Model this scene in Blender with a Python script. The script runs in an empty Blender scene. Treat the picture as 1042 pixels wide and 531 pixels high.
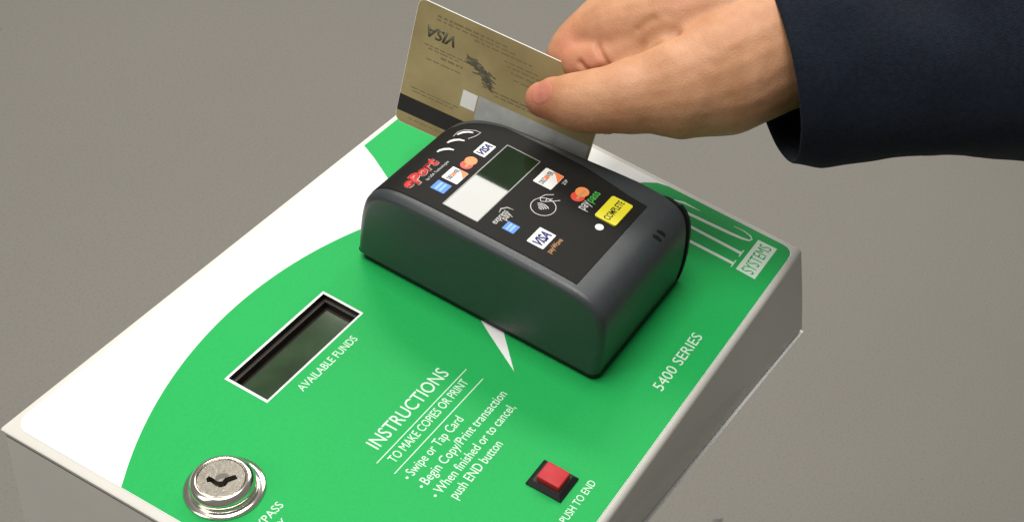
import bpy, bmesh, math, random
from mathutils import Vector, Matrix, noise
from mathutils.geometry import tessellate_polygon
from mathutils.bvhtree import BVHTree

random.seed(4)
SC = bpy.context.scene
COL = SC.collection
MM = 0.001

# ---------------------------------------------------------------- camera
cam = bpy.data.cameras.new("camera")
cam_ob = bpy.data.objects.new("camera", cam)
COL.objects.link(cam_ob)
SC.camera = cam_ob
cam.sensor_width = 36.0
cam.lens = 38.0038
cam.shift_x = -0.243993          # the picture is a crop from the upper left of a larger frame
cam.shift_y = 0.183293
cam.clip_start = 0.01
cam.clip_end = 60.0
RIGHT = Vector((0.4377158770, -0.8771936949, 0.1973221544))
DOWN = Vector((-0.6831042120, -0.4671459970, -0.5613762135))
FWD = Vector((0.5846139294, 0.1109316869, -0.8036919275))
cm = Matrix((RIGHT, -DOWN, -FWD)).transposed().to_4x4()
cm.translation = Vector((-0.11108084, -0.08462061, 0.35844602))
cam_ob.matrix_world = cm

# ---------------------------------------------------------------- light
W = bpy.data.worlds.new("World")
SC.world = W
W.use_nodes = True
nt = W.node_tree
bg = nt.nodes["Background"]
bg.inputs["Color"].default_value = (1.0, 0.97, 0.92, 1)
bg.inputs["Strength"].default_value = AMB = 0.23

def lamp(name, loc, size, power, color, target=None):
    L = bpy.data.lights.new(name, 'AREA')
    L.shape = 'RECTANGLE'
    L.size, L.size_y = size
    L.energy = power
    L.color = color
    o = bpy.data.objects.new(name, L)
    COL.objects.link(o)
    o.location = loc
    if target is not None:
        o.rotation_euler = (Vector(target) - Vector(loc)).to_track_quat('-Z', 'Y').to_euler()
    return o

lamp("ceiling_or_fill_lamp", (1.375, 1.16, 1.65), (0.47, 1.10), 28, (1.0, 0.965, 0.91))
lamp("ceiling_or_fill_lamp", (0.05, 0.40, 2.10), (1.0, 1.0), 41, (1.0, 0.975, 0.93))  # added overhead fill to soften shadows, set clear of mirror angles
lamp("ceiling_or_fill_lamp", (2.20, 0.10, 1.70), (0.90, 1.20), 22, (1.0, 0.975, 0.93), (0.2, 0.08, 0.0))  # added fill from the far side, lifts the panel edge under the hand
lamp("ceiling_or_fill_lamp", (-0.95, 0.72, 0.95), (0.5, 1.0), 5.5, (1.0, 0.97, 0.92), (0.14, 0.1, 0.04))  # added lamp below ceiling height, placed to glint on the reader's front edge

SC.view_settings.view_transform = 'Standard'
SC.view_settings.look = 'None'
SC.view_settings.exposure = 0.0
SC.view_settings.gamma = 1.0
try:
    SC.cycles.use_denoising = True
    SC.cycles.max_bounces = 8
except Exception:
    pass

# ---------------------------------------------------------------- helpers
def lin(r, g, b):
    f = lambda c: c / 12.92 if c <= 0.04045 else ((c + 0.055) / 1.055) ** 2.4
    return (f(r / 255), f(g / 255), f(b / 255))

def mat(name, col, rough=0.5, metal=0.0, var=0.06, vscale=60.0, bump=0.0, bscale=800.0, spec=0.5,
        sss=0.0, col2=None, coat=0.0, sheen=0.0, rvar=0.0):
    """Principled material with a procedural noise in colour and height (object coordinates)."""
    m = bpy.data.materials.new(name)
    m.use_nodes = True
    n = m.node_tree.nodes
    l = m.node_tree.links
    b = n["Principled BSDF"]
    b.inputs["Roughness"].default_value = rough
    b.inputs["Metallic"].default_value = metal
    b.inputs["Specular IOR Level"].default_value = spec
    b.inputs["Coat Weight"].default_value = coat
    b.inputs["Sheen Weight"].default_value = sheen
    tc = n.new("ShaderNodeTexCoord")
    nz = n.new("ShaderNodeTexNoise")
    nz.inputs["Scale"].default_value = vscale
    nz.inputs["Detail"].default_value = 6
    nz.inputs["Roughness"].default_value = 0.6
    l.new(tc.outputs["Object"], nz.inputs["Vector"])
    rp = n.new("ShaderNodeValToRGB")
    c2 = col2 if col2 else tuple(c * (1 + var) for c in col)
    c1 = col if col2 else tuple(c * (1 - var) for c in col)
    rp.color_ramp.elements[0].position = 0.3
    rp.color_ramp.elements[1].position = 0.7
    rp.color_ramp.elements[0].color = (*c1, 1)
    rp.color_ramp.elements[1].color = (*c2, 1)
    l.new(nz.outputs["Fac"], rp.inputs["Fac"])
    l.new(rp.outputs["Color"], b.inputs["Base Color"])
    if rvar:
        mp = n.new("ShaderNodeMapRange")
        mp.inputs["To Min"].default_value = max(rough - rvar, 0.02)
        mp.inputs["To Max"].default_value = rough + rvar
        l.new(nz.outputs["Fac"], mp.inputs["Value"])
        l.new(mp.outputs["Result"], b.inputs["Roughness"])
    if bump:
        n2 = n.new("ShaderNodeTexNoise")
        n2.inputs["Scale"].default_value = bscale
        n2.inputs["Detail"].default_value = 3
        l.new(tc.outputs["Object"], n2.inputs["Vector"])
        bp = n.new("ShaderNodeBump")
        bp.inputs["Strength"].default_value = bump
        bp.inputs["Distance"].default_value = 0.0006
        l.new(n2.outputs["Fac"], bp.inputs["Height"])
        l.new(bp.outputs["Normal"], b.inputs["Normal"])
    if sss:
        b.inputs["Subsurface Weight"].default_value = sss
        b.inputs["Subsurface Radius"].default_value = (1.0, 0.35, 0.2)
        b.inputs["Subsurface Scale"].default_value = 0.004
    return m

M = {
    'cream': mat("cream_powder_coat", (0.61, 0.595, 0.545), 0.45, var=0.02, vscale=30, bump=0.12, bscale=1800),
    'seam': mat("dark_seam", (0.02, 0.019, 0.017), 0.7),
    'steel': mat("bright_steel_edge", (0.85, 0.85, 0.83), 0.22, metal=1.0, var=0.03),
    'white': mat("white_print", (0.78, 0.79, 0.78), 0.42, var=0.01),
    'green': mat("green_print", (0.011, 0.37, 0.082), 0.55, spec=0.18, var=0.05, vscale=900, bump=0.05, bscale=2500),
    'ink': mat("white_lettering", (0.60, 0.74, 0.63), 0.45, var=0.01),
    'black': mat("black_plastic", (0.010, 0.010, 0.010), 0.45, var=0.1, spec=0.3),
    'recess': mat("recess_brown_black", (0.022, 0.016, 0.012), 0.35, var=0.35, vscale=90),
    'lcd': mat("lcd_dark_green", (0.034, 0.060, 0.030), 0.07, var=0.35, vscale=40, spec=0.35),
    'red': mat("red_plastic", (0.45, 0.012, 0.02), 0.45, spec=0.3, var=0.05, bump=0.05),
    'nickel': mat("nickel", (0.72, 0.68, 0.60), 0.16, metal=1.0, var=0.04, rvar=0.05),
    'nickel_face': mat("nickel_brushed", (0.62, 0.57, 0.49), 0.22, metal=1.0, var=0.14, vscale=300, bump=0.1, bscale=900),
    'shell': mat("charcoal_plastic", (0.036, 0.043, 0.046), 0.36, var=0.08, vscale=400, bump=0.16, bscale=3200),
    'overlay': mat("overlay_black", (0.013, 0.0122, 0.011), 0.5, var=0.06, vscale=300, bump=0.05, bscale=2500, spec=0.09),
    'glass': mat("window_dark_green", (0.010, 0.022, 0.008), 0.02, var=0.2, vscale=60, spec=0.5),
    'frame': mat("window_edge_grey", (0.20, 0.20, 0.19), 0.3, var=0.03),
    'yellow': mat("yellow_key", (0.68, 0.62, 0.02), 0.42, var=0.03),
    'cardwhite': mat("sticker_white", (0.72, 0.72, 0.70), 0.45, var=0.02),
    'navy': mat("sticker_navy", (0.012, 0.02, 0.16), 0.45),
    'sky_blue': mat("sticker_blue", (0.05, 0.20, 0.60), 0.45, var=0.05),
    'pale_blue': mat("sticker_pale_blue", (0.20, 0.42, 0.80), 0.45),
    'orange': mat("sticker_orange", (0.78, 0.20, 0.055), 0.45),
    'disc_red': mat("sticker_red", (0.68, 0.055, 0.03), 0.45),
    'disc_orange': mat("sticker_amber", (0.78, 0.25, 0.07), 0.45),
    'dark_ink': mat("dark_ink", (0.02, 0.02, 0.022), 0.5),
    'light_ink': mat("light_grey_ink", (0.55, 0.55, 0.53), 0.45),
    'lime': mat("lime_ink", (0.06, 0.42, 0.05), 0.45),
    'tan_ink': mat("tan_ink", (0.50, 0.26, 0.11), 0.45),
    'logo_red': mat("logo_red", (0.60, 0.028, 0.022), 0.45),
    'gold': mat("card_gold", (0.25, 0.195, 0.08), 0.36, col2=(0.40, 0.325, 0.155), vscale=26, metal=0.0, bump=0.05),  # uneven sheen of the gold is put into the colour as soft mottling
    'card_edge': mat("card_white_edge", (0.86, 0.86, 0.83), 0.4, var=0.01),
    'card_text': mat("card_print", (0.19, 0.15, 0.07), 0.5),
    'card_dark': mat("card_dark_print", (0.085, 0.08, 0.05), 0.45, var=0.4, vscale=400),
    'magstripe': mat("magnetic_stripe", (0.016, 0.014, 0.013), 0.35, var=0.1),
    'sign': mat("signature_strip", (0.36, 0.37, 0.36), 0.55, var=0.14, vscale=160),
    'skin': mat("skin", (0.475, 0.218, 0.104), 0.55, vscale=55, bump=0.34, bscale=1300, sss=0.22,
                col2=(0.595, 0.315, 0.178), spec=0.4),
    'nail': mat("nail", (0.54, 0.20, 0.135), 0.36, var=0.06, spec=0.5),
    'cloth': mat("navy_fleece", (0.0056, 0.0086, 0.0155), 0.95, var=0.35, vscale=500, bump=0.8, bscale=1500, spec=0.15, sheen=0.05),
}

def flush(m, amount=0.75, red=(0.50, 0.135, 0.085)):
    # blood under the skin of fingertips and knuckles: the skin's own colour there
    n, l = m.node_tree.nodes, m.node_tree.links
    b = n["Principled BSDF"]
    src = b.inputs["Base Color"].links[0].from_socket
    a = n.new("ShaderNodeAttribute")
    a.attribute_name = "flush"
    mu = n.new("ShaderNodeMath")
    mu.operation = 'MULTIPLY'
    mu.inputs[1].default_value = amount
    l.new(a.outputs["Fac"], mu.inputs[0])
    mx = n.new("ShaderNodeMix")
    mx.data_type = 'RGBA'
    l.new(mu.outputs[0], mx.inputs["Factor"])
    l.new(src, mx.inputs["A"])
    mx.inputs["B"].default_value = (*red, 1)
    l.new(mx.outputs["Result"], b.inputs["Base Color"])
flush(M['skin'])

def floor_material():
    m = mat("floor_concrete", (0.220, 0.207, 0.182), 0.8, var=0.035, vscale=1.3, bump=0.15, bscale=90)
    n, l = m.node_tree.nodes, m.node_tree.links
    b = n["Principled BSDF"]
    src = b.inputs["Base Color"].links[0].from_socket
    tc = n.new("ShaderNodeTexCoord")
    def layer(src, kind, scale, lo, hi, col, fac, stretch=(1, 1, 1), rot=0.0):
        mp = n.new("ShaderNodeMapping")
        mp.inputs["Scale"].default_value = stretch
        mp.inputs["Rotation"].default_value = (0, 0, rot)
        l.new(tc.outputs["Object"], mp.inputs["Vector"])
        x = n.new("ShaderNodeTexNoise" if kind == 'n' else "ShaderNodeTexVoronoi")
        x.inputs["Scale"].default_value = scale
        l.new(mp.outputs["Vector"], x.inputs["Vector"])
        r = n.new("ShaderNodeMapRange")
        r.inputs["From Min"].default_value = lo
        r.inputs["From Max"].default_value = hi
        r.inputs["To Min"].default_value = 0.0
        r.inputs["To Max"].default_value = fac
        l.new(x.outputs[0], r.inputs["Value"])
        mx = n.new("ShaderNodeMix")
        mx.data_type = 'RGBA'
        l.new(r.outputs["Result"], mx.inputs["Factor"])
        l.new(src, mx.inputs["A"])
        mx.inputs["B"].default_value = (*col, 1)
        return mx.outputs["Result"]
    src = layer(src, 'n', 300, 0.50, 0.75, (0.13, 0.125, 0.113), 0.35)          # fine grain
    src = layer(src, 'n', 24, 0.775, 0.82, (0.07, 0.065, 0.06), 0.8)            # small dark specks
    src = layer(src, 'n', 7, 0.66, 0.76, (0.25, 0.24, 0.22), 0.16, (1, 14, 1), 0.5)   # faint pale scuffs
    l.new(src, b.inputs["Base Color"])
    return m
M['floor'] = floor_material()

def finish(name, bm, m, parent=None, smooth=False, angle=40):
    me = bpy.data.meshes.new(name)
    bmesh.ops.recalc_face_normals(bm, faces=bm.faces)
    bm.to_mesh(me)
    bm.free()
    mats = m if isinstance(m, (list, tuple)) else [m]
    for x in mats:
        me.materials.append(x)
    o = bpy.data.objects.new(name, me)
    COL.objects.link(o)
    if smooth:
        for p in me.polygons:
            p.use_smooth = True
        try:
            me.set_sharp_from_angle(angle=math.radians(angle))
        except Exception:
            pass
    if parent:
        o.parent = parent
        o.matrix_parent_inverse = parent.matrix_basis.inverted()
    return o

def thing(name, label, cat, loc=(0, 0, 0)):
    o = bpy.data.objects.new(name, None)
    o.empty_display_size = 0.02
    COL.objects.link(o)
    o.location = Vector(loc) * MM
    o['label'] = label
    o['category'] = cat
    return o

def loop_mesh(bm, sections, cap=True, close=False):
    """Bridge closed vertex loops (lists of mm points)."""
    rows = [[bm.verts.new(Vector(p) * MM) for p in s] for s in sections]
    n = len(rows[0])
    for a, b in zip(rows, rows[1:]):
        for i in range(n):
            j = (i + 1) % n
            bm.faces.new((a[i], a[j], b[j], b[i]))
    if cap:
        bm.faces.new(rows[0][::-1])
        bm.faces.new(rows[-1])
    return rows

def box(bm, x0, x1, y0, y1, z0, z1, bevel=0.0, seg=2):
    sub = bmesh.new()
    loop_mesh(sub, [[(x0, y0, z0), (x1, y0, z0), (x1, y1, z0), (x0, y1, z0)],
                    [(x0, y0, z1), (x1, y0, z1), (x1, y1, z1), (x0, y1, z1)]])
    if bevel:
        bmesh.ops.bevel(sub, geom=list(sub.edges), offset=bevel * MM, segments=seg, affect='EDGES', profile=0.5)
    merge(bm, sub)

def merge(bm, sub, mi=None):
    vm = {}
    sub.verts.index_update()
    for v in sub.verts:
        vm[v.index] = bm.verts.new(v.co)
    for f in sub.faces:
        g = bm.faces.new([vm[v.index] for v in f.verts])
        g.material_index = f.material_index if mi is None else mi
        g.smooth = f.smooth
    sub.free()

def plate(bm, outer, z0, z1, holes=(), zf=None, mi=0):
    """A thin printed sheet: outline in mm, from z0 to z1, with holes. zf(x, y) bends it over a surface."""
    h = zf if zf else (lambda x, y: 0.0)
    loops = [list(outer)] + [list(q) for q in holes]
    tris = tessellate_polygon([[Vector((x, y, 0)) for x, y in lp] for lp in loops])
    flat = [p for lp in loops for p in lp]
    lo = [bm.verts.new(Vector((x, y, z0 + h(x, y))) * MM) for x, y in flat]
    hi = [bm.verts.new(Vector((x, y, z1 + h(x, y))) * MM) for x, y in flat]
    for t in tris:
        for vs in ((hi[t[0]], hi[t[1]], hi[t[2]]), (lo[t[2]], lo[t[1]], lo[t[0]])):
            try:
                bm.faces.new(vs).material_index = mi
            except ValueError:
                pass
    k = 0
    for lp in loops:
        n = len(lp)
        for i in range(n):
            j = (i + 1) % n
            try:
                bm.faces.new((lo[k + i], lo[k + j], hi[k + j], hi[k + i])).material_index = mi
            except ValueError:
                pass
        k += n

def round_rect(x0, x1, y0, y1, r, seg=6):
    pts = []
    for cx, cy, a in ((x1 - r, y1 - r, 0), (x0 + r, y1 - r, 90), (x0 + r, y0 + r, 180), (x1 - r, y0 + r, 270)):
        for i in range(seg + 1):
            t = math.radians(a + 90 * i / seg)
            pts.append((cx + r * math.cos(t), cy + r * math.sin(t)))
    return pts

def circle(cx, cy, rx, ry=None, n=28):
    ry = ry or rx
    return [(cx + rx * math.cos(2 * math.pi * i / n), cy + ry * math.sin(2 * math.pi * i / n)) for i in range(n)]

def stroke(pts, w):
    """Outline of a ribbon of width w (a number, or one per point) along a polyline."""
    ws = w if isinstance(w, (list, tuple)) else [w] * len(pts)
    L, R = [], []
    for i, (x, y) in enumerate(pts):
        a = pts[max(i - 1, 0)]
        b = pts[min(i + 1, len(pts) - 1)]
        dx, dy = b[0] - a[0], b[1] - a[1]
        d = math.hypot(dx, dy) or 1
        nx, ny = -dy / d * ws[i] / 2, dx / d * ws[i] / 2
        L.append((x + nx, y + ny))
        R.append((x - nx, y - ny))
    return L + R[::-1]

def text_mesh(body, x, y, w, h, shear=0.0, bold=0.0):
    """Lettering fitted to width w and height h (mm) with its lower left at x, y: a bmesh of flat faces."""
    cu = bpy.data.curves.new("lettering", 'FONT')
    cu.body = body
    cu.size = 1.0
    cu.shear = shear
    cu.offset = bold
    cu.resolution_u = 3
    o = bpy.data.objects.new("lettering", cu)
    COL.objects.link(o)
    dg = bpy.context.evaluated_depsgraph_get()
    dg.update()
    me = bpy.data.meshes.new_from_object(o.evaluated_get(dg))
    bpy.data.objects.remove(o)
    bpy.data.curves.remove(cu)
    bm = bmesh.new()
    bm.from_mesh(me)
    bpy.data.meshes.remove(me)
    xs = [v.co.x for v in bm.verts]
    ys = [v.co.y for v in bm.verts]
    # height is the capital height: measured from the base line (descenders hang below it)
    top = max(ys)
    sx = w / (max(xs) - min(xs))
    x0 = min(xs)
    for v in bm.verts:
        v.co = Vector((x + (v.co.x - x0) * sx, y + v.co.y / top * h, 0))
    return bm

def put_text(bm, body, x, y, w, h, place, mi=0, shear=0.0, bold=0.0, th=0.05):
    t = text_mesh(body, x, y, w, h, shear, bold)
    ret = bmesh.ops.extrude_face_region(t, geom=list(t.faces))
    up = {e for e in ret['geom'] if isinstance(e, bmesh.types.BMVert)}
    for v in t.verts:
        px, py = v.co.x, v.co.y
        v.co = Vector(place(px, py, th if v in up else 0.0)) * MM
    merge(bm, t, mi)

# ---------------------------------------------------------------- floor
bm = bmesh.new()
box(bm, -5000, 8000, -6000, 7000, -830, -810)
o = finish("floor", bm, M['floor'])
o['kind'] = 'structure'

# ---------------------------------------------------------------- console
console = thing("payment_console", "flat metal console with green and white printed top, key lock, small display and red button",
                "payment console", (132, 99, -58))

PW, PD = 265.0, 199.0
HOLE = (60.2, 114.2, 135.3, 153.4)                       # display window
holer = [(HOLE[0], HOLE[2]), (HOLE[1], HOLE[2]), (HOLE[1], HOLE[3]), (HOLE[0], HOLE[3])]

# lid: top plate plus front apron bent over a small radius (right and left ends of the apron differ slightly)
def lid_section(x, yb, xb):
    z_bot = -55.6
    out = [(PD, 0)]
    r = 3.6
    for i in range(0, 9):
        a = math.radians(90 * i / 8)
        out.append((r - r * math.sin(a), -r + r * math.cos(a)))
    out.append((yb * 0.5, z_bot * 0.5))
    out.append((yb, z_bot))
    inn = [(yb + 1.6, z_bot), (yb * 0.5 + 1.6, z_bot * 0.5), (1.6, -5), (4.0, -2.6), (PD, -2.6)]
    pts = []
    for y, z in out + inn:
        k = max(0.0, -z - 3.0) / 53.0
        pts.append((x + (xb - x) * k, y, z))
    return pts
lid_bm = bmesh.new()
secs = []
for t in (0.0, 0.003, 0.25, 0.5, 0.75, 0.997, 1.0):
    e = 0.5 if t in (0.0, 1.0) else 0.0
    s = lid_section(PW * t, 10.0 - 21.0 * t, PW * t + (-4 + 10 * t))
    if e:
        cy = sum(p[1] for p in s) / len(s)
        s = [(p[0], p[1], p[2] - (e if p[2] > -1 else 0)) for p in s]
    secs.append(s)
loop_mesh(lid_bm, secs)
lid = finish("lid", lid_bm, M['cream'], console, smooth=True, angle=35)
cut_bm = bmesh.new()
box(cut_bm, HOLE[0] - .3, HOLE[1] + .3, HOLE[2] - .3, HOLE[3] + .3, -10, 5)
cut = finish("cutter", cut_bm, M['cream'])
def apply_bool(o, c):
    md = o.modifiers.new("b", 'BOOLEAN')
    md.object = c
    md.operation = 'DIFFERENCE'
    md.solver = 'EXACT'
    dg = bpy.context.evaluated_depsgraph_get()
    dg.update()
    me = bpy.data.meshes.new_from_object(o.evaluated_get(dg))
    o.modifiers.clear()
    o.data = me
    bpy.data.objects.remove(c)
apply_bool(lid, cut)

# cabinet under the lid, flaring slightly to its base
bm = bmesh.new()
def cab(z, k):
    return [(0.1 - 8.0 * k, 4.2 + 8.5 * k, z), (PW - 1.2 + 6.5 * k, 4.2 - 12.6 * k, z), (PW - 1.0 + 7.0 * k, PD - 1.2 + 6 * k, z),
            (0.0 - 9.0 * k, PD - 0.2 + 5.5 * k, z)]
loop_mesh(bm, [cab(-3.5, 0.0), cab(-58, 1.0)], cap=False)
bm.faces.new([v for v in bm.verts][4:8])
bmesh.ops.bevel(bm, geom=[e for e in bm.edges if abs(e.verts[0].co.z - e.verts[1].co.z) > 0.01], offset=0.7 * MM, segments=2, affect='EDGES')
finish("cabinet", bm, M['cream'], console, smooth=True, angle=30)
bm = bmesh.new()
loop_mesh(bm, [[(1.0, 5, -6.2), (PW - 3, 5, -6.2), (PW - 3, PD - 1.2, -6.2), (1.0, PD - 1.2, -6.2)],
               [(1.0, 5, -2.7), (PW - 3, 5, -2.7), (PW - 3, PD - 1.2, -2.7), (1.0, PD - 1.2, -2.7)]], cap=False)
finish("lid_seam", bm, M['seam'], console)
# metal edge along the lower front, its bright glint put in as white colour
bm = bmesh.new()
loop_mesh(bm, [[(-4.2, 7.6, -57.2), (-4.2, 11, -57.2), (-4.2, 11, -58.6), (-4.2, 7.9, -58.2)],
               [(271.0, -12.3, -57.2), (271.0, -10, -57.2), (271.0, -10, -58.6), (271.0, -12.1, -58.2)]])
finish("trim_strip", bm, M['card_edge'], console)
bm = bmesh.new()
loop_mesh(bm, [[(-4.0, 10.7, -55.8), (-4.0, 12.2, -55.8), (-4.0, 12.2, -57.1), (-4.0, 10.7, -57.1)],
               [(270.6, -10.3, -55.8), (270.6, -8.9, -55.8), (270.6, -8.9, -57.1), (270.6, -10.3, -57.1)]])
finish("trim_gap", bm, M['seam'], console)
# plain post carrying the console, far under it
bm = bmesh.new()
box(bm, 95, 175, 90, 150, -809.5, -58.5, 3)
box(bm, 20, 250, 20, 220, -809.8, -798, 3)
finish("post", bm, M['cream'], console)

# printed sheet: white base, green print with the arc, corner and wedge shapes
SH = (3.4, 262.0, 3.0, 196.9)
sheet_out = round_rect(*SH, 6.0)
bm = bmesh.new()
plate(bm, sheet_out, 0.02, 0.20, [holer[::-1]])
sheet = finish("printed_sheet", bm, M['white'], console)
CX, CY, CR = 93.6, 8.0, 167.5
bm = bmesh.new()
arc = []
for i in range(49):
    a = math.radians(122.6 - (122.6 - 58.0) * i / 48)
    arc.append((max(CX + CR * math.cos(a), 3.6), CY + CR * math.sin(a)))
arc = [p for p in arc if p[0] >= 3.5]
green_out = ([(3.6, 149.4)] + [p for p in arc if p[0] > 4.0] +
             [(200, 132), (222, 112), (240, 97), (256.5, 83.2), (260.4, 78.0), (261.6, 73.0)] +
             [(261.8, 72.0), (261.8, 9.4), (261.3, 6.6), (259.8, 4.6), (257.4, 3.5), (254, 3.2), (9, 3.2), (5.5, 4.6), (3.8, 8.0)])
frame_hole = [(59.1, 134.5), (115.2, 134.5), (115.2, 154.4), (59.1, 154.4)]
plate(bm, green_out, 0.201, 0.26, [frame_hole[::-1]])
corner = [(195.3, 196.7), (191.9, 189.0), (187.9, 181.5), (182.9, 172.4), (176, 158.5), (190, 146), (215, 135), (240, 131), (261.6, 130),
          (261.6, 190), (259.6, 194.4), (255.5, 196.6)]
plate(bm, corner, 0.201, 0.26)
finish("green_print", bm, M['green'], sheet)

def on_panel(x, y, z):
    return (x, y, 0.262 + z * 0.3)
bm = bmesh.new()
plate(bm, [(125.1, 68.4), (139.0, 82.6), (150, 92), (150, 112), (136.2, 88.6)], 0.265, 0.33)
finish("white_spike", bm, M['white'], sheet)
bm = bmesh.new()
put_text(bm, "INSTRUCTIONS", 64.6, 88.3, 44.8, 5.8, on_panel, bold=0.0)
plate(bm, stroke([(59.5, 85.0), (115.0, 84.4)], 0.38), 0.262, 0.278)
put_text(bm, "TO MAKE COPIES OR PRINT", 63.2, 79.6, 46.9, 3.7, on_panel, bold=0.0)
plate(bm, stroke([(59.3, 76.9), (114.8, 76.3)], 0.38), 0.262, 0.278)
rows = [("Swipe or Tap Card", 62.2, 70.6, 31.8), ("Begin Copy/Print transaction", 61.9, 64.0, 52.0),
        ("When finished or to cancel,", 61.4, 57.5, 48.9), ("push END button", 62.6, 51.6, 30.2)]
for i, (s, x, y, w) in enumerate(rows):
    put_text(bm, s, x, y, w, 4.0, on_panel, bold=0.0)
    if i < 3:
        plate(bm, circle(x - 1.8, y + 1.5, 0.55, n=12), 0.262, 0.278)
finish("instruction_lettering", bm, M['ink'], sheet)
for nm, items in (("display_caption", [("AVAILABLE FUNDS", 70.7, 127.5, 32.4, 3.4)]),
                  ("series_lettering", [("5400 SERIES", 151.4, 13.4, 36.6, 4.9)]),
                  ("button_caption", [("PUSH TO END", 75.8, 12.3, 21.8, 3.2)]),
                  ("lock_caption", [("BYPASS", 13.9, 100.0, 13.5, 3.2), ("KEY", 16.2, 94.2, 6.7, 3.2)])):
    bm = bmesh.new()
    for s, x, y, w, h in items:
        put_text(bm, s, x, y, w, h, on_panel, bold=0.0)
    finish(nm, bm, M['ink'], sheet)
# maker's letters in tall thin serifs and the plate under them
bm = bmesh.new()
plate(bm, stroke([(235.8, 66), (235.75, 23.0)], 1.7), 0.262, 0.278)
plate(bm, stroke([(233.2, 22.9), (238.4, 22.9)], 0.55), 0.263, 0.279)
plate(bm, stroke([(233.2, 66.1), (238.4, 66.1)], 0.55), 0.263, 0.279)
plate(bm, stroke([(244.6, 66), (243.9, 23.0)], 1.7), 0.262, 0.278)
plate(bm, stroke([(241.4, 22.9), (246.5, 22.9)], 0.55), 0.263, 0.279)
plate(bm, stroke([(240.2, 59), (240.2, 66.1), (249.2, 66.1), (249.2, 59)], [0.3, 0.8, 0.8, 0.3]), 0.264, 0.280)
plate(bm, stroke([(256.6, 52.0), (256.5, 61), (254.8, 66.5), (252.6, 64), (251.4, 57), (251.9, 44), (252.4, 33), (252.9, 27.2), (253.8, 23.8),
                  (255.3, 23.0), (256.9, 24.6), (257.9, 28.5), (257.8, 34.0)],
                 [0.2, 1.3, 0.8, 1.2, 1.7, 1.8, 1.7, 1.4, 0.9, 0.7, 0.6, 0.45, 0.25]), 0.262, 0.278)
finish("maker_lettering", bm, M['ink'], sheet)
bm = bmesh.new()
plate(bm, [(233.0, 10.3), (257.2, 10.3), (257.0, 20.4), (233.4, 20.5)], 0.262, 0.278)
word = finish("maker_plate", bm, M['ink'], sheet)
bm = bmesh.new()
put_text(bm, "SYSTEMS", 234.6, 12.2, 21.0, 6.3, lambda x, y, z: (x, y, 0.284 + z), bold=0.0, th=0.012)
finish("plate_lettering", bm, M['green'], sheet)

# recessed display
disp_bm = bmesh.new()
x0, x1, y0, y1 = HOLE
loop_mesh(disp_bm, [[(x0, y0, 0.16), (x1, y0, 0.16), (x1, y1, 0.16), (x0, y1, 0.16)],
                    [(x0, y0, -2.6), (x1, y0, -2.6), (x1, y1, -2.6), (x0, y1, -2.6)],
                    [(x0 + .6, y0 + .2, -2.8), (x1 - 1.2, y0 + .2, -2.8), (x1 - 1.2, y1 - 1.3, -2.8), (x0 + .6, y1 - 1.3, -2.8)],
                    [(x0 + .6, y0 + .2, -6.2), (x1 - 1.2, y0 + .2, -6.2), (x1 - 1.2, y1 - 1.3, -6.2), (x0 + .6, y1 - 1.3, -6.2)]], cap=False)
disp_bm.faces.new(list(disp_bm.verts)[-4:])
disp = finish("balance_display", disp_bm, M['recess'], console)
bm = bmesh.new()
box(bm, x0 + 1.2, x1 - 3.0, y0 + 0.4, y1 - 3.2, -6.1, -5.0, 0.2)
finish("display_screen", bm, M['lcd'], disp)

# red push button
bm = bmesh.new()
bx0, bx1, by0, by1 = 82.2, 95.3, 18.8, 34.6
loop_mesh(bm, [[(bx0, by0, 0.2), (bx1, by0, 0.2), (bx1, by1, 0.2), (bx0, by1, 0.2)],
               [(bx0, by0, 1.0), (bx1, by0, 1.0), (bx1, by1, 1.0), (bx0, by1, 1.0)],
               [(bx0 + 1.7, by0 + 2.0, 2.6), (bx1 - 1.7, by0 + 2.0, 2.6), (bx1 - 1.7, by1 - 2.0, 2.6), (bx0 + 1.7, by1 - 2.0, 2.6)]])
bmesh.ops.bevel(bm, geom=list(bm.edges), offset=0.15 * MM, segments=2, affect='EDGES')
btn = finish("push_button", bm, M['black'], console)
bm = bmesh.new()
box(bm, 84.6, 93.0, 21.4, 31.4, 2.0, 5.6, 0.45, 3)
finish("button_cap", bm, M['red'], btn, smooth=True, angle=60)

# key lock
def lathe(bm, cx, cy, prof, n=64):
    rows = []
    for r, z in prof:
        rows.append([bm.verts.new(Vector((cx + r * math.cos(2 * math.pi * i / n), cy + r * math.sin(2 * math.pi * i / n), z)) * MM) for i in range(n)])
    for a, b in zip(rows, rows[1:]):
        for i in range(n):
            bm.faces.new((a[i], a[(i + 1) % n], b[(i + 1) % n], b[i]))
    return rows
LX, LY = 22.0, 121.1
bm = bmesh.new()
lathe(bm, LX, LY, [(13.6, 0.22), (13.7, 0.6), (13.3, 1.0), (12.2, 1.25), (11.5, 1.35), (11.1, 1.2), (10.6, 1.4), (10.45, 2.4), (10.7, 3.2),
                   (11.0, 3.9), (11.05, 4.7), (10.8, 5.6), (10.2, 6.5), (9.4, 7.1), (8.7, 7.35), (8.25, 7.3), (8.1, 7.0), (8.05, 6.2)])
lock = finish("key_lock", bm, M['nickel'], console, smooth=True, angle=60)
bm = bmesh.new()
rows = lathe(bm, LX, LY, [(7.95, 2.0), (7.95, 6.7), (7.7, 6.95)])
bm.faces.new(rows[-1])
bm.faces.new(rows[0][::-1])
cyl = finish("lock_cylinder", bm, M['nickel_face'], lock, smooth=True, angle=30)
ka = math.radians(-30)
def kp(u, v):
    return (LX + u * math.cos(ka) - v * math.sin(ka), LY + u * math.sin(ka) + v * math.cos(ka))
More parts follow.
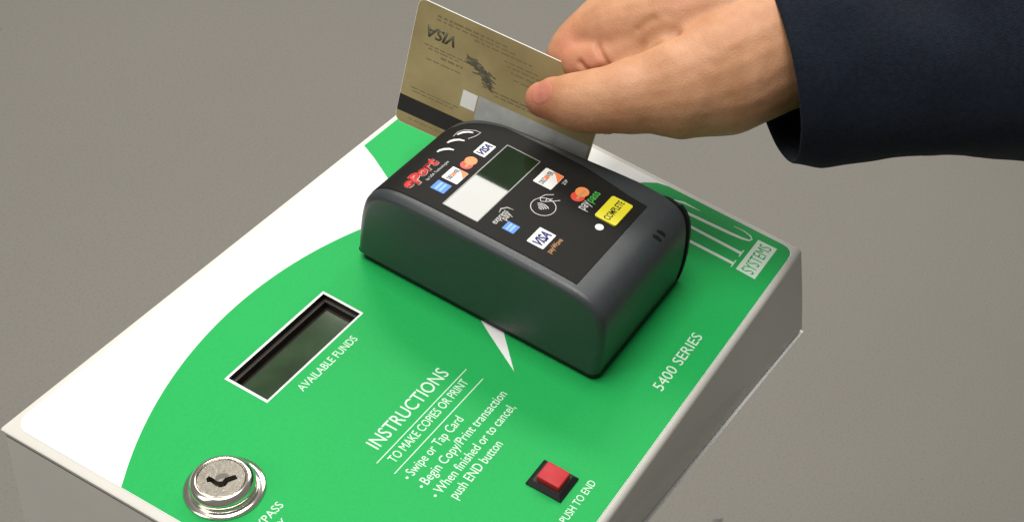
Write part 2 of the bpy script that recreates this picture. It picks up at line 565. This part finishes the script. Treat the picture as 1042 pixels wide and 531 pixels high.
kpts = [(u * 1.05, v * 1.55) for u, v in [(-4.3, 1.3), (-3.2, 1.7), (-2.4, 0.9), (-1.4, -0.5), (-0.2, -0.9), (1.2, -0.2), (4.4, -0.4), (4.5, -1.7), (1.4, -1.7), (0.2, -2.4),
        (-1.6, -2.3), (-2.8, -1.2), (-3.4, 0.0), (-4.5, 0.3)]]
bm = bmesh.new()
plate(bm, [kp(*p) for p in kpts], 3.0, 9.0)
kc = finish("cutter", bm, M['black'])
bmesh_dummy = None
apply_bool(cyl, kc)
bm = bmesh.new()
plate(bm, [kp(u * 1.12, v * 1.12) for u, v in kpts], 2.6, 3.6)
finish("keyhole", bm, M['black'], lock)
bm = bmesh.new()
plate(bm, [kp(0.3 + 2.3 * math.cos(t / 10 * math.pi), -0.1 + 2.0 * math.sin(t / 10 * math.pi)) for t in range(11)], 6.97, 7.05)
finish("key_guide", bm, M['nickel'], lock)

# ---------------------------------------------------------------- card reader
reader = thing("card_reader", "charcoal card reader with black sticker covered top mounted on the green console", "card reader", (172, 97, 0.3))
PR0 = [(39.2, 0), (37.6, 8), (36.8, 18), (37, 28), (38, 36), (40.5, 41.2), (45, 44.4), (52, 46.1), (62, 46.7), (75, 47), (100, 47), (118, 46.8),
       (130, 46.2), (138, 44.9), (144, 42), (148.6, 36.5), (151.6, 28), (154, 17), (155.6, 7), (156.4, 0)]
def catmull(P, k=5):
    out = []
    for i in range(len(P) - 1):
        p0, p1, p2, p3 = P[max(i - 1, 0)], P[i], P[i + 1], P[min(i + 2, len(P) - 1)]
        for s in range(k):
            t = s / k
            out.append(tuple(0.5 * ((2 * b) + (-a + c) * t + (2 * a - 5 * b + 4 * c - d) * t * t + (-a + 3 * b - 3 * c + d) * t ** 3)
                             for a, b, c, d in zip(p0, p1, p2, p3)))
    out.append(P[-1])
    return out
PROF = catmull(PR0)
def ztop(y):
    best = 0
    for (ya, za), (yb, zb) in zip(PROF, PROF[1:]):
        if za > 20 and zb > 20 and ya <= y <= yb:
            return za + (zb - za) * (y - ya) / ((yb - ya) or 1)
    return 20.0
def interp(T, v):
    if v <= T[0][0]:
        return T[0][1]
    for (a, x), (b, y) in zip(T, T[1:]):
        if v <= b:
            return x + (y - x) * (v - a) / (b - a)
    return T[-1][1]
XR = [(36, 208.2), (42, 209.2), (62, 209.2), (89, 206.5), (112, 204.6), (127, 203), (135, 201), (139, 199.5), (145, 197), (157, 192)]
def rear_x(y, z):
    k = min(max((y - 72) / 16, 0), 1)
    k = k * k * (3 - 2 * k)
    return interp(XR, y) - k * 0.42 * max(0.0, 46 - z)
NRM = []
for i in range(len(PROF)):
    a, b = PROF[max(i - 1, 0)], PROF[min(i + 1, len(PROF) - 1)]
    dy, dz = b[0] - a[0], b[1] - a[1]
    d = math.hypot(dy, dz)
    NRM.append((-dz / d, dy / d))
def body_loop(fx, inset, z0):
    L = []
    for (y, z), (ny, nz) in zip(PROF, NRM):
        yy, zz = y - ny * inset, z - nz * inset
        zz = max(zz, z0)
        L.append((fx(yy, zz), yy, zz))
    return L
bm = bmesh.new()
secs = []
RF = 3.4
for i in range(7):
    a = math.radians(90 * i / 6)
    secs.append(body_loop(lambda y, z, d=RF * (1 - math.cos(math.pi / 2 - a) if False else 1 - math.sin(a)): 138.8 + RF - RF * math.cos(a) * 0 - (RF - RF * (1 - math.cos(a))) * 0 - RF * math.cos(a), RF * (1 - math.sin(a)), 4.2))
for f in (0.25, 0.5, 0.75):
    secs.append(body_loop(lambda y, z, f=f: 143 + (rear_x(y, z) - 3 - 143) * f, 0, 4.2))
for i in range(6):
    a = math.radians(90 * i / 5)
    secs.append(body_loop(lambda y, z, a=a: rear_x(y, z) - 2.6 + 2.6 * math.sin(a), 2.6 * (1 - math.cos(a)), 4.2))
loop_mesh(bm, secs)
housing = finish("housing", bm, M['shell'], reader, smooth=True, angle=50)
# base plate
bm = bmesh.new()
bp_out = round_rect(139.8, 212.0, 38.2, 155.4, 4)
plate(bm, bp_out, 0.34, 4.1)
finish("base_plate", bm, M['black'], reader)
# rear wall of the card slot: low behind the card, full height at its right end
bm = bmesh.new()
def guide_loop(dx):
    L = []
    for (y, z) in PROF:
        q = min(max((y - 48) / 38, 0), 1)
        q = q * q * (3 - 2 * q)
        h = z * (1 - q) + min(z, 15) * q
        L.append((interp(XR, y) + dx + 2.0 * min(max((y - 60) / 20, 0), 1), y - (0.5 if y < 60 else 0), max(h - (1.5 if y > 44 else 0.2), 0.34)))
    return L
loop_mesh(bm, [guide_loop(0.2), guide_loop(1.5)])
finish("slot_wall", bm, M['black'], reader, smooth=True, angle=40)
# overlay on top, following the curved top
ov_near, ov_y0, ov_y1 = 143.6, 53.2, 148.4
bm = bmesh.new()
ys = [ov_y0] + [y for y, z in PROF if ov_y0 < y < ov_y1 and z > 20] + [ov_y1]
def ov_far(y):
    return interp([(53, 197.4), (62, 197.6), (84, 200.6), (102, 200.7), (124, 200.2), (131, 198.0), (138, 194.5), (142.4, 190.5), (146, 188), (149, 187)], y)
cols = 8
grid = []
for y in ys:
    xf = ov_far(y)
    grid.append([(ov_near + (xf - ov_near) * c / cols, y) for c in range(cols + 1)])
for zoff in (0.1,):
    vs = [[bm.verts.new(Vector((x, y, ztop(y) + 0.16)) * MM) for x, y in row] for row in grid]
    for a, b in zip(vs, vs[1:]):
        for c in range(cols):
            bm.faces.new((a[c], a[c + 1], b[c + 1], b[c]))
ret = bmesh.ops.extrude_face_region(bm, geom=list(bm.faces))
for e in ret['geom']:
    if isinstance(e, bmesh.types.BMVert):
        e.co.z += 0.22 * MM
overlay = finish("overlay_panel", bm, M['overlay'], reader, smooth=True, angle=40)
OV = 0.42
def on_top(x, y, z):
    return (x, y, ztop(y) + OV + z)
def zt(x, y):
    return ztop(y)
def decal(name, outlines, mats, parent=overlay, texts=(), z=OV, th=0.05):
    """One printed mark: outlines (polygon, material index) stacked a little, plus lettering (text, x, y, w, h, index, shear)."""
    bm = bmesh.new()
    for k, (poly, mi) in enumerate(outlines):
        plate(bm, poly, z + 0.012 * k, z + th + 0.012 * k, zf=zt, mi=mi)
    zz = z + th + 0.012 * len(outlines)
    for s, x, y, w, h, mi, sh, *bo in texts:
        put_text(bm, s, x, y, w, h, lambda px, py, q: (px, py, ztop(py) + zz + q), mi, sh, bo[0] if bo else 0.012, th=0.03)
    return finish(name, bm, mats, parent)

def quad(x0, x1, y0, y1, r=0.4):
    return round_rect(x0, x1, y0, y1, r, 3)
# row of payment marks above the window
decal("payment_mark", [(quad(179.3, 187.7, 119.8, 125.3), 0)], [M['cardwhite'], M['navy']], texts=[("VISA", 180.0, 121.0, 7.0, 3.3, 1, 0.25, 0.04)])
def two_discs(cx, cy, r):
    return [(circle(cx, cy, r, r * 0.98), 0), (circle(cx + r * 1.15, cy, r, r * 0.98), 1),
            (stroke([(cx - r * 0.5, cy - 0.15 * r), (cx + r * 1.7, cy - 0.15 * r)], r * 0.34), 2)]
decal("payment_mark", two_discs(171.4, 122.8, 2.6), [M['disc_red'], M['disc_orange'], M['tan_ink']])
def acquirer(x0, x1, y0, y1):
    w, h = x1 - x0, y1 - y0
    tri = [(x0 + w * 0.50, y0 + 0.1), (x1 - 0.1, y0 + 0.1), (x1 - 0.1, y0 + h * 0.62), (x0 + w * 0.82, y0 + h * 0.33)]
    return [(quad(x0, x1, y0, y1), 0), (tri, 1), (circle(x0 + w * 0.52, y0 + h * 0.62, h * 0.13, n=16), 1)]
def acq_text(x0, x1, y0, y1):
    w, h = x1 - x0, y1 - y0
    return [("DISC", x0 + w * .08, y0 + h * .50, w * .35, h * .26, 2, 0), ("VER", x0 + w * .61, y0 + h * .50, w * .31, h * .26, 2, 0)]
decal("payment_mark", acquirer(159.5, 167.5, 119.0, 126.4), [M['cardwhite'], M['orange'], M['dark_ink']], texts=acq_text(159.5, 167.5, 119.0, 126.4))
def bluebox(x0, x1, y0, y1):
    w, h = x1 - x0, y1 - y0
    return [(quad(x0, x1, y0, y1, 0.25), 0), (stroke([(x0 + w * .1, y0 + h * .66), (x1 - w * .1, y0 + h * .66)], h * .18), 1),
            (stroke([(x0 + w * .1, y0 + h * .36), (x1 - w * .1, y0 + h * .36)], h * .18), 1)]
decal("payment_mark", bluebox(152.0, 157.6, 119.9, 126.2), [M['sky_blue'], M['pale_blue']])
decal("payment_mark", acquirer(179.9, 190.0, 88.4, 97.0), [M['cardwhite'], M['orange'], M['dark_ink']], texts=acq_text(179.9, 190.0, 88.4, 97.0))
decal("network_lettering", [], [M['light_ink']], texts=[("ZIP", 185.8, 85.6, 3.2, 1.5, 0, 0)])
decal("payment_mark", two_discs(183.6, 77.9, 2.9), [M['disc_red'], M['disc_orange'], M['tan_ink']])
decal("paypass_lettering", [], [M['light_ink'], M['lime']], texts=[("pay", 178.4, 71.6, 5.2, 3.0, 0, 0), ("pass", 184.0, 71.4, 7.0, 2.6, 1, 0)])
decal("payment_mark", bluebox(150.1, 154.9, 86.3, 91.6), [M['sky_blue'], M['pale_blue']])
decal("express_pay_lettering", [(stroke([(156.5, 97.2), (158.8, 97.8), (160.9, 96.2), (161.2, 93.6)], [0.2, 0.7, 0.7, 0.2]), 1)],
      [M['light_ink'], M['frame']], texts=[("express", 150.3, 94.4, 8.8, 1.9, 0, 0), ("pay", 154.4, 92.6, 4.4, 1.9, 0, 0)])
decal("payment_mark", [(quad(150.2, 159.7, 72.8, 80.3), 0)], [M['cardwhite'], M['navy']], texts=[("VISA", 151.1, 74.3, 7.7, 4.3, 1, 0.25, 0.04)])
decal("wave_lettering", [], [M['tan_ink']], texts=[("payWave", 150.2, 69.2, 9.0, 2.3, 0, 0)])
# contactless symbol
cx, cy = 170.0, 85.5
rim = circle(cx, cy, 5.0, 5.0, 40)
outl = []
bm = bmesh.new()
ringo = circle(cx, cy, 5.15, 5.15, 48)
ringi = circle(cx, cy, 4.85, 4.85, 48)
plate(bm, ringo, OV, OV + 0.05, [ringi[::-1]], zf=zt)
for k in range(4):
    rr = 1.0 + 0.95 * k
    pts = [(cx - 2.6 + rr * math.cos(math.radians(a)), cy + 0.3 + rr * math.sin(math.radians(a))) for a in range(-42, 43, 12)]
    plate(bm, stroke(pts, 0.42), OV + 0.002, OV + 0.052, zf=zt)
for pts in ([(172.0, 88.0), (173.6, 89.4), (176.2, 88.6), (178.4, 86.0)], [(172.0, 88.0), (173.0, 86.4), (174.2, 85.2), (175.6, 83.6), (177.2, 82.2)],
            [(173.0, 86.4), (174.6, 86.8), (175.2, 86.2)], [(174.2, 85.2), (175.4, 85.8), (176.0, 85.0)]):
    plate(bm, stroke(pts, 0.32), OV + 0.004, OV + 0.054, zf=zt)
finish("contactless_symbol", bm, M['light_ink'], overlay)
# maker name in red script with pale outline
bm = bmesh.new()
EP = [("e", 146.8, 4.2), ("P", 150.6, 5.4), ("o", 155.4, 4.6), ("r", 159.8, 3.6), ("t", 163.2, 3.6)]
eb = []
for s, x, w in EP:
    h = {'e': 3.6, 'P': 6.2, 'o': 3.6, 'r': 3.6, 't': 5.0}[s]
    y0 = 132.4 if s != 'P' else 131.0
    put_text(bm, s, x, y0, w * 1.05, h, lambda px, py, q: (px, py, ztop(py) + OV + q), 0, 0.2, bold=0.075)
    put_text(bm, s, x + 0.1, y0 + 0.1, w * 1.0, h * 0.97, lambda px, py, q: (px, py, ztop(py) + OV + 0.06 + q), 1, 0.2, bold=0.045)
finish("script_logo", bm, [M['light_ink'], M['logo_red']], overlay)
decal("small_lettering", [], [M['light_ink']], texts=[("by USA Technologies", 154.8, 129.3, 14.0, 1.2, 0, 0)])
# indicator slits near the far left corner
for pts, w in (([(171.6, 137.2), (173.0, 136.9), (174.4, 135.9), (175.6, 134.2), (176.0, 132.2)], [0.7, 1.3, 1.4, 1.2, 0.6]),
               ([(178.7, 137.4), (180.1, 137.0), (181.5, 136.1), (182.8, 134.4), (183.3, 132.2)], [0.7, 1.3, 1.4, 1.2, 0.6]),
               ([(185.2, 137.2), (186.6, 136.8), (188.0, 135.9), (189.2, 134.2), (189.6, 132.4)], [0.6, 1.2, 1.3, 1.1, 0.6])):
    decal("indicator_slit", [(stroke(pts, w), 0)], [M['cardwhite']])
decal("slit_outline", [(stroke([(183.6, 138.0), (187.2, 138.2), (189.6, 136.6), (191.4, 132.4), (191.4, 129.9), (188.4, 130.3), (185.2, 131.8)], 0.3), 0)],
      [M['light_ink']])
# display window: glossy pane in a thin pale edge
LX0, LX1, LY0, LY1 = 147.4, 191.2, 101.0, 116.6
bm = bmesh.new()
plate(bm, quad(LX0 - .35, LX1 + .35, LY0 - .35, LY1 + .35, .5), OV - 0.02, OV + 0.10, [quad(LX0 + .1, LX1 - .1, LY0 + .1, LY1 - .1, .3)[::-1]], zf=lambda x, y: 47.0)
wf = finish("window_frame", bm, M['frame'], overlay)
bm = bmesh.new()
plate(bm, quad(LX0, LX1, LY0, LY1, .3), 47 + OV - 0.1, 47 + OV + 0.04)
finish("window_pane", bm, M['glass'], wf)
# yellow key and white lamp
bm = bmesh.new()
plate(bm, round_rect(178.4, 192.9, 57.1, 67.0, 0.9, 4), 46.2, 47.75)
key = finish("complete_key", bm, M['yellow'], reader)
bm = bmesh.new()
put_text(bm, "COMPLETE", 179.4, 60.6, 12.6, 3.0, lambda x, y, z: (x, y, 47.76 + z), bold=0.015)
finish("key_lettering", bm, M['dark_ink'], key)
bm = bmesh.new()
plate(bm, circle(174.3, 62.0, 1.75), 46.6, 47.35)
finish("indicator_lamp", bm, M['cardwhite'], reader)
# two slanted slots on the right end
bm = bmesh.new()
for x0, x1 in ((186.6, 188.4), (190.0, 192.0)):
    plate(bm, stroke([(x0, 43.9), (x0 * .5 + x1 * .5 + .3, 42.2), (x1, 40.6)], [0.9, 1.7, 1.0]), 0.05, 0.35, zf=zt)
finish("end_slots", bm, M['black'], reader)

# ---------------------------------------------------------------- payment card standing in the slot
BL = Vector((193.81, 176.41, 27.35))
BR = Vector((207.02, 92.18, 19.75))
TL = Vector((214.47, 175.15, 77.22))
U = (BR - BL).normalized()
Vv = (TL - BL)
Vv = (Vv - U * Vv.dot(U)).normalized()
N = U.cross(Vv)
if N.dot(FWD) > 0:
    N = -N                                     # towards the viewer's side
cardroot = thing("payment_card", "gold payment card with black stripe held upright in the reader slot by the hand", "payment card", tuple(BL))
def oncard(u, v, w):
    return BL + U * u + Vv * v + N * w
def cplate(bm, outer, w0, w1, mi=0):
    t = bmesh.new()
    plate(t, outer, w0, w1, mi=mi)
    for v in t.verts:
        c = v.co / MM
        v.co = oncard(c.x, c.y, c.z) * MM
    merge(bm, t)
bm = bmesh.new()
cplate(bm, round_rect(0, 85.6, 0, 54, 3.2, 6), -0.76, 0.0)
cb = finish("card_core", bm, M['card_edge'], cardroot)
bm = bmesh.new()
cplate(bm, round_rect(0.12, 85.48, 0.12, 53.88, 3.1, 6), 0.001, 0.03)
cplate(bm, round_rect(0.12, 85.48, 0.12, 53.88, 3.1, 6), -0.79, -0.761)
face = finish("card_face", bm, M['gold'], cardroot)
bm = bmesh.new()
cplate(bm, [(0.1, 4.9), (85.5, 4.9), (85.5, 12.2), (0.1, 12.2)], 0.032, 0.06)
finish("magnetic_stripe", bm, M['magstripe'], face)
bm = bmesh.new()
cplate(bm, [(26.4, 18.2), (33.0, 18.2), (33.0, 25.4), (26.4, 25.4)], 0.032, 0.06)
finish("code_box", bm, M['cardwhite'], face)
bm = bmesh.new()
cplate(bm, [(33.6, 15.0), (84.6, 15.0), (84.6, 25.6), (33.6, 25.6)], 0.032, 0.06)
finish("signature_strip", bm, M['sign'], face)
def cardtext(bm, s, u, v, w, h, mi=0, bold=0.0):
    # the card is upside down: its print reads turned by half a turn
    put_text(bm, s, 0, 0, w, h, lambda x, y, q: tuple(oncard(u + w - x, v + h - y, 0.033 + q * 0.5)), mi, 0.2, bold)
bm = bmesh.new()
cardtext(bm, "VISA", 5.6, 40.2, 13.0, 4.6, bold=0.03)
finish("card_brand_lettering", bm, M['card_dark'], face)
bm = bmesh.new()
hr = random.Random(3)
for k in range(95):
    f = k / 94
    u, v = 25.5 + 12.0 * f + hr.gauss(0, .7), 38.8 - 6.4 * f ** 1.2 + hr.gauss(0, 1.1) * (0.5 + f)
    a, l, w = hr.uniform(-0.9, 0.2), hr.uniform(0.8, 2.2), hr.uniform(0.3, 0.8)
    cplate(bm, stroke([(u - l * math.cos(a), v - l * math.sin(a)), (u, v), (u + l * math.cos(a), v + l * math.sin(a))], [w * .4, w, w * .4]), 0.032, 0.05 + 0.0003 * k)
finish("hologram", bm, M['card_dark'], face)
bm = bmesh.new()
rnd = random.Random(8)
for v, u0, u1, h in ((49.6, 9, 40, .9), (48.2, 9, 44, .7), (46.6, 26, 52, .8), (36.6, 6, 24, .55), (35.4, 8, 22, .5), (33.4, 14, 24, .9), (31.0, 8, 24, .5),
                     (29.6, 38, 62, .8), (28.2, 40, 66, .7), (44.0, 40, 56, .6), (42.4, 42, 58, .6), (40.4, 44, 60, .6), (38.0, 46, 58, .5),
                     (16.6, 4, 26, .5), (15.2, 5, 24, .5), (2.8, 6, 60, .5)):
    u = u0
    while u < u1:
        w = rnd.uniform(1.2, 4.2)
        cplate(bm, [(u, v), (min(u + w, u1), v), (min(u + w, u1), v + h), (u, v + h)], 0.032, 0.05)
        u += w + rnd.uniform(0.5, 0.9)
finish("fine_print", bm, M['card_text'], face)

# ---------------------------------------------------------------- hand and sleeve
HAND_CHAINS = [
    [(206.07, 110.08, 64.81, 7.30), (207.64, 105.06, 66.51, 9.30), (208.78, 95.69, 69.77, 11.80), (212.68, 86.74, 72.62, 13.00), (221.34, 75.64, 76.15, 15.30), (233.98, 63.77, 78.72, 21.00), (250.88, 51.34, 83.08, 25.50), (273.97, 35.85, 91.52, 26.00), (291.12, 16.99, 96.41, 26.00), (306.57, -8.02, 100.47, 26.00)],
    [(283.01, 99.48, 95.67, 12.50), (261.48, 106.64, 82.25, 11.30), (236.87, 115.12, 68.01, 10.60), (232.20, 109.12, 58.80, 9.00), (233.41, 93.73, 53.83, 8.00)],
    [(301.25, 102.46, 86.96, 12.00), (273.81, 109.37, 67.95, 11.00), (250.14, 110.96, 54.69, 10.00), (236.10, 101.90, 49.44, 9.00), (231.32, 93.05, 49.72, 7.60)],
    [(314.37, 93.28, 80.31, 11.00), (281.24, 102.19, 57.43, 10.00), (255.56, 101.22, 46.09, 9.00), (245.49, 90.29, 47.21, 8.00)],
    [(242.42, 110.77, 73.93, 10.50), (247.99, 95.75, 82.13, 15.00), (256.47, 77.77, 88.31, 19.00), (269.35, 62.01, 93.01, 22.00)],
    [(254.79, 95.61, 79.59, 13.00), (267.95, 88.57, 85.71, 19.00), (285.79, 70.49, 92.45, 23.00), (291.35, 45.53, 96.78, 25.00), (293.42, 18.18, 97.01, 26.00)],
    [(280.06, 105.37, 94.35, 12.50), (301.19, 89.32, 97.54, 18.00), (306.73, 54.15, 101.69, 22.00)],
    [(230.41, 108.78, 69.90, 8.00), (234.24, 95.30, 74.55, 9.50), (243.16, 87.92, 80.03, 12.00)],
]
CREASES = [
    ([(229.40, 100.30, 84.17), (227.37, 97.03, 82.24), (225.22, 91.79, 79.95)], 1.5, 1.3),
    ([(221.70, 103.98, 79.08), (220.84, 100.56, 77.98), (220.60, 96.63, 77.26)], 1.4, 1.3),
    ([(216.20, 103.98, 75.08), (219.98, 97.15, 76.88), (225.20, 90.36, 79.74), (231.41, 83.79, 83.35), (236.92, 78.62, 86.65), (245.10, 71.03, 91.55)], 3, 2.2),
    ([(239.66, 87.08, 89.81), (245.00, 82.26, 93.02)], 1, 1.8),
]
NAIL = ((205.09, 108.62, 67.63), (2.28, -4.56, 1.03), (3.28, 2.24, 2.69))
KNUCKLES = [(229.87, 112.60, 75.01), (228.53, 100.48, 76.09), (256.34, 74.95, 100.27)]
SLEEVE = [
    ((269.37, 39.56, 84.95), (-26.02, -28.53, -22.87), (-25.86, -18.18, 23.48)),
    ((276.55, 25.94, 88.29), (-28.33, -26.20, -24.22), (-26.59, -16.77, 23.14)),
    ((294.45, -0.71, 95.15), (-30.37, -23.22, -25.30), (-32.42, -13.33, 24.35)),
    ((313.79, -28.19, 101.69), (-32.35, -22.12, -26.59), (-38.56, -9.38, 25.40)),
    ((338.39, -63.75, 108.45), (-36.46, -24.94, -29.97), (-46.57, -5.56, 27.57)),
    ((396.26, -144.03, 124.54), (-44.53, -30.45, -36.59), (-59.89, 3.86, 29.14)),
    ((481.08, -259.31, 149.17), (-55.33, -37.84, -45.47), (-76.05, 19.51, 28.25)),
]


def capsule_chain(bm, pts, seg=20):
    """Tapered tube through (x, y, z, r) points with round ends, as one closed shell."""
    P = [Vector(p[:3]) for p in pts]
    R = [p[3] for p in pts]
    # resample
    Q, S = [], []
    for i in range(len(P) - 1):
        for k in range(6):
            t = k / 6
            p0, p1, p2, p3 = P[max(i - 1, 0)], P[i], P[i + 1], P[min(i + 2, len(P) - 1)]
            Q.append(0.5 * ((2 * p1) + (p2 - p0) * t + (2 * p0 - 5 * p1 + 4 * p2 - p3) * t * t + (3 * p1 - p0 - 3 * p2 + p3) * t ** 3))
            s = t * t * (3 - 2 * t)
            S.append(R[i] * (1 - s) + R[i + 1] * s)
    Q.append(P[-1])
    S.append(R[-1])
    T = [(Q[min(i + 1, len(Q) - 1)] - Q[max(i - 1, 0)]).normalized() for i in range(len(Q))]
    ref = FWD.copy()
    rings = []
    first = [(Q[0] - T[0] * S[0] * math.cos(a), S[0] * math.sin(a), T[0]) for a in (0.25, 0.55, 0.9, 1.25)]
    last = [(Q[-1] + T[-1] * S[-1] * math.cos(a), S[-1] * math.sin(a), T[-1]) for a in (1.25, 0.9, 0.55, 0.25)]
    for c, r, t in first + list(zip(Q, S, T)) + last:
        a = t.cross(ref).normalized()
        b = t.cross(a).normalized()
        rings.append([c + (a * math.cos(2 * math.pi * i / seg) + b * math.sin(2 * math.pi * i / seg)) * r for i in range(seg)])
    loop_mesh(bm, rings)

bm = bmesh.new()
for ch in HAND_CHAINS:
    s = bmesh.new()
    capsule_chain(s, ch)
    bmesh.ops.recalc_face_normals(s, faces=s.faces)
    merge(bm, s)
raw = finish("person", bm, M['skin'])
md = raw.modifiers.new("r", 'REMESH')
md.mode = 'VOXEL'
md.voxel_size = 0.00085
ms = raw.modifiers.new("s", 'SMOOTH')
ms.factor = 0.5
ms.iterations = 16
dg = bpy.context.evaluated_depsgraph_get()
dg.update()
me = bpy.data.meshes.new_from_object(raw.evaluated_get(dg))
raw.modifiers.clear()
raw.data = me
me.materials.clear()
me.materials.append(M['skin'])
# skin folds: press shallow grooves along the creases, and soft unevenness over the whole hand
bmh = bmesh.new()
bmh.from_mesh(me)
bmh.normal_update()
tree = BVHTree.FromBMesh(bmh)
creases = []
for pts, depth, width in CREASES:
    pp = []
    for a, b in zip(pts, pts[1:]):
        for k in range(10):
            q = Vector(a).lerp(Vector(b), k / 10) * MM
            hit = tree.ray_cast(q - FWD * 0.08, FWD)[0]
            if hit:
                pp.append(hit)
    creases.append((pp, depth, width))
move = []
for v in bmh.verts:
    d = 0.0
    for pp, depth, width in creases:
        m = min((v.co - q).length_squared for q in pp) if pp else 1
        w2 = (width * MM) ** 2
        if m < 9 * w2:
            d -= depth * math.exp(-m / w2)
    d += 0.28 * noise.noise(v.co * 95.0) + 0.12 * noise.noise(v.co * 260.0)
    move.append((v, v.normal * d * MM))
for v, d in move:
    v.co += d
bmh.normal_update()
tree = BVHTree.FromBMesh(bmh)
bmh.to_mesh(me)
bmh.free()
for p in me.polygons:
    p.use_smooth = True
at = me.color_attributes.new("flush", 'FLOAT_COLOR', 'POINT')
tip = Vector(NAIL[0]) * MM
for i, v in enumerate(me.vertices):
    f = math.exp(-((v.co - tip).length / 0.0085) ** 2)
    for kn in KNUCKLES:
        f = max(f, 0.6 * math.exp(-((v.co - Vector(kn) * MM).length / 0.010) ** 2))
    at.data[i].color = (f, f, f, 1)
raw.name = "person"
raw['label'] = "hand in a dark navy sleeve pinching the gold card between thumb and finger"
raw['category'] = "person"
# thumb nail laid on the tip
bm = bmesh.new()
c0, ex, ey = (Vector(a) for a in NAIL)
rings = []
NR, NS = 7, 28
rows = []
for i in range(1, NR + 1):
    row = []
    for k in range(NS):
        a = 2 * math.pi * k / NS
        ca, sa = math.cos(a), math.sin(a)
        sq = (abs(ca) ** 2.6 + abs(sa) ** 2.6) ** (-1 / 2.6)
        q = (c0 + ex * ca * sq * i / NR + ey * sa * sq * i / NR) * MM
        hit = tree.ray_cast(q - FWD * 0.05, FWD)
        h = hit[0] if hit[0] else q
        row.append(bm.verts.new(h - FWD * (0.00022 if i < NR else -0.0003)))
    rows.append(row)
hit = tree.ray_cast(c0 * MM - FWD * 0.05, FWD)
cv = bm.verts.new((hit[0] if hit[0] else c0 * MM) - FWD * 0.00045)
for k in range(NS):
    bm.faces.new((cv, rows[0][k], rows[0][(k + 1) % NS]))
for a, b in zip(rows, rows[1:]):
    for k in range(NS):
        bm.faces.new((a[k], b[k], b[(k + 1) % NS], a[(k + 1) % NS]))
finish("thumbnail", bm, M['nail'], raw, smooth=True, angle=60)
# sleeve: rings of cloth with soft folds, rolled at the cuff
bm = bmesh.new()
NS = 72
rows = []
rings = []
for c, a, b in SLEEVE:
    rings.append((Vector(c), Vector(a), Vector(b)))
dense = []
for i in range(len(rings) - 1):
    n = 10
    for k in range(n):
        t = k / n
        dense.append(tuple(rings[i][j].lerp(rings[i + 1][j], t) for j in range(3)))
dense.append(rings[-1])
def ring_pts(c, a, b, s, grow=0.0, fold=1.0):
    out = []
    for k in range(NS):
        th = 2 * math.pi * k / NS
        d = a * math.cos(th) + b * math.sin(th)
        n = d.normalized()
        p = c + d + n * grow
        f = (noise.noise(Vector((p.x * .021, p.y * .021, p.z * .021))) * 3.4 + noise.noise(p * 0.05) * 2.2) * fold
        out.append(p + n * f)
    return out
sec = []
for i in (14, 8, 4, 1):
    sec.append(ring_pts(*dense[i], i, grow=-2.6, fold=0.7))
sec.append(ring_pts(*dense[0], 0, grow=-1.6, fold=0.6))
sec.append([p - (dense[1][0] - dense[0][0]).normalized() * 0.9 for p in ring_pts(*dense[0], 0, grow=-0.7, fold=0.6)])
for i in range(len(dense)):
    sec.append(ring_pts(*dense[i], i, fold=min(1.0, 0.55 + i * 0.06)))
loop_mesh(bm, sec, cap=False)
bm.faces.new(list(bm.verts)[-NS:])
finish("sleeve", bm, M['cloth'], raw, smooth=True, angle=180)
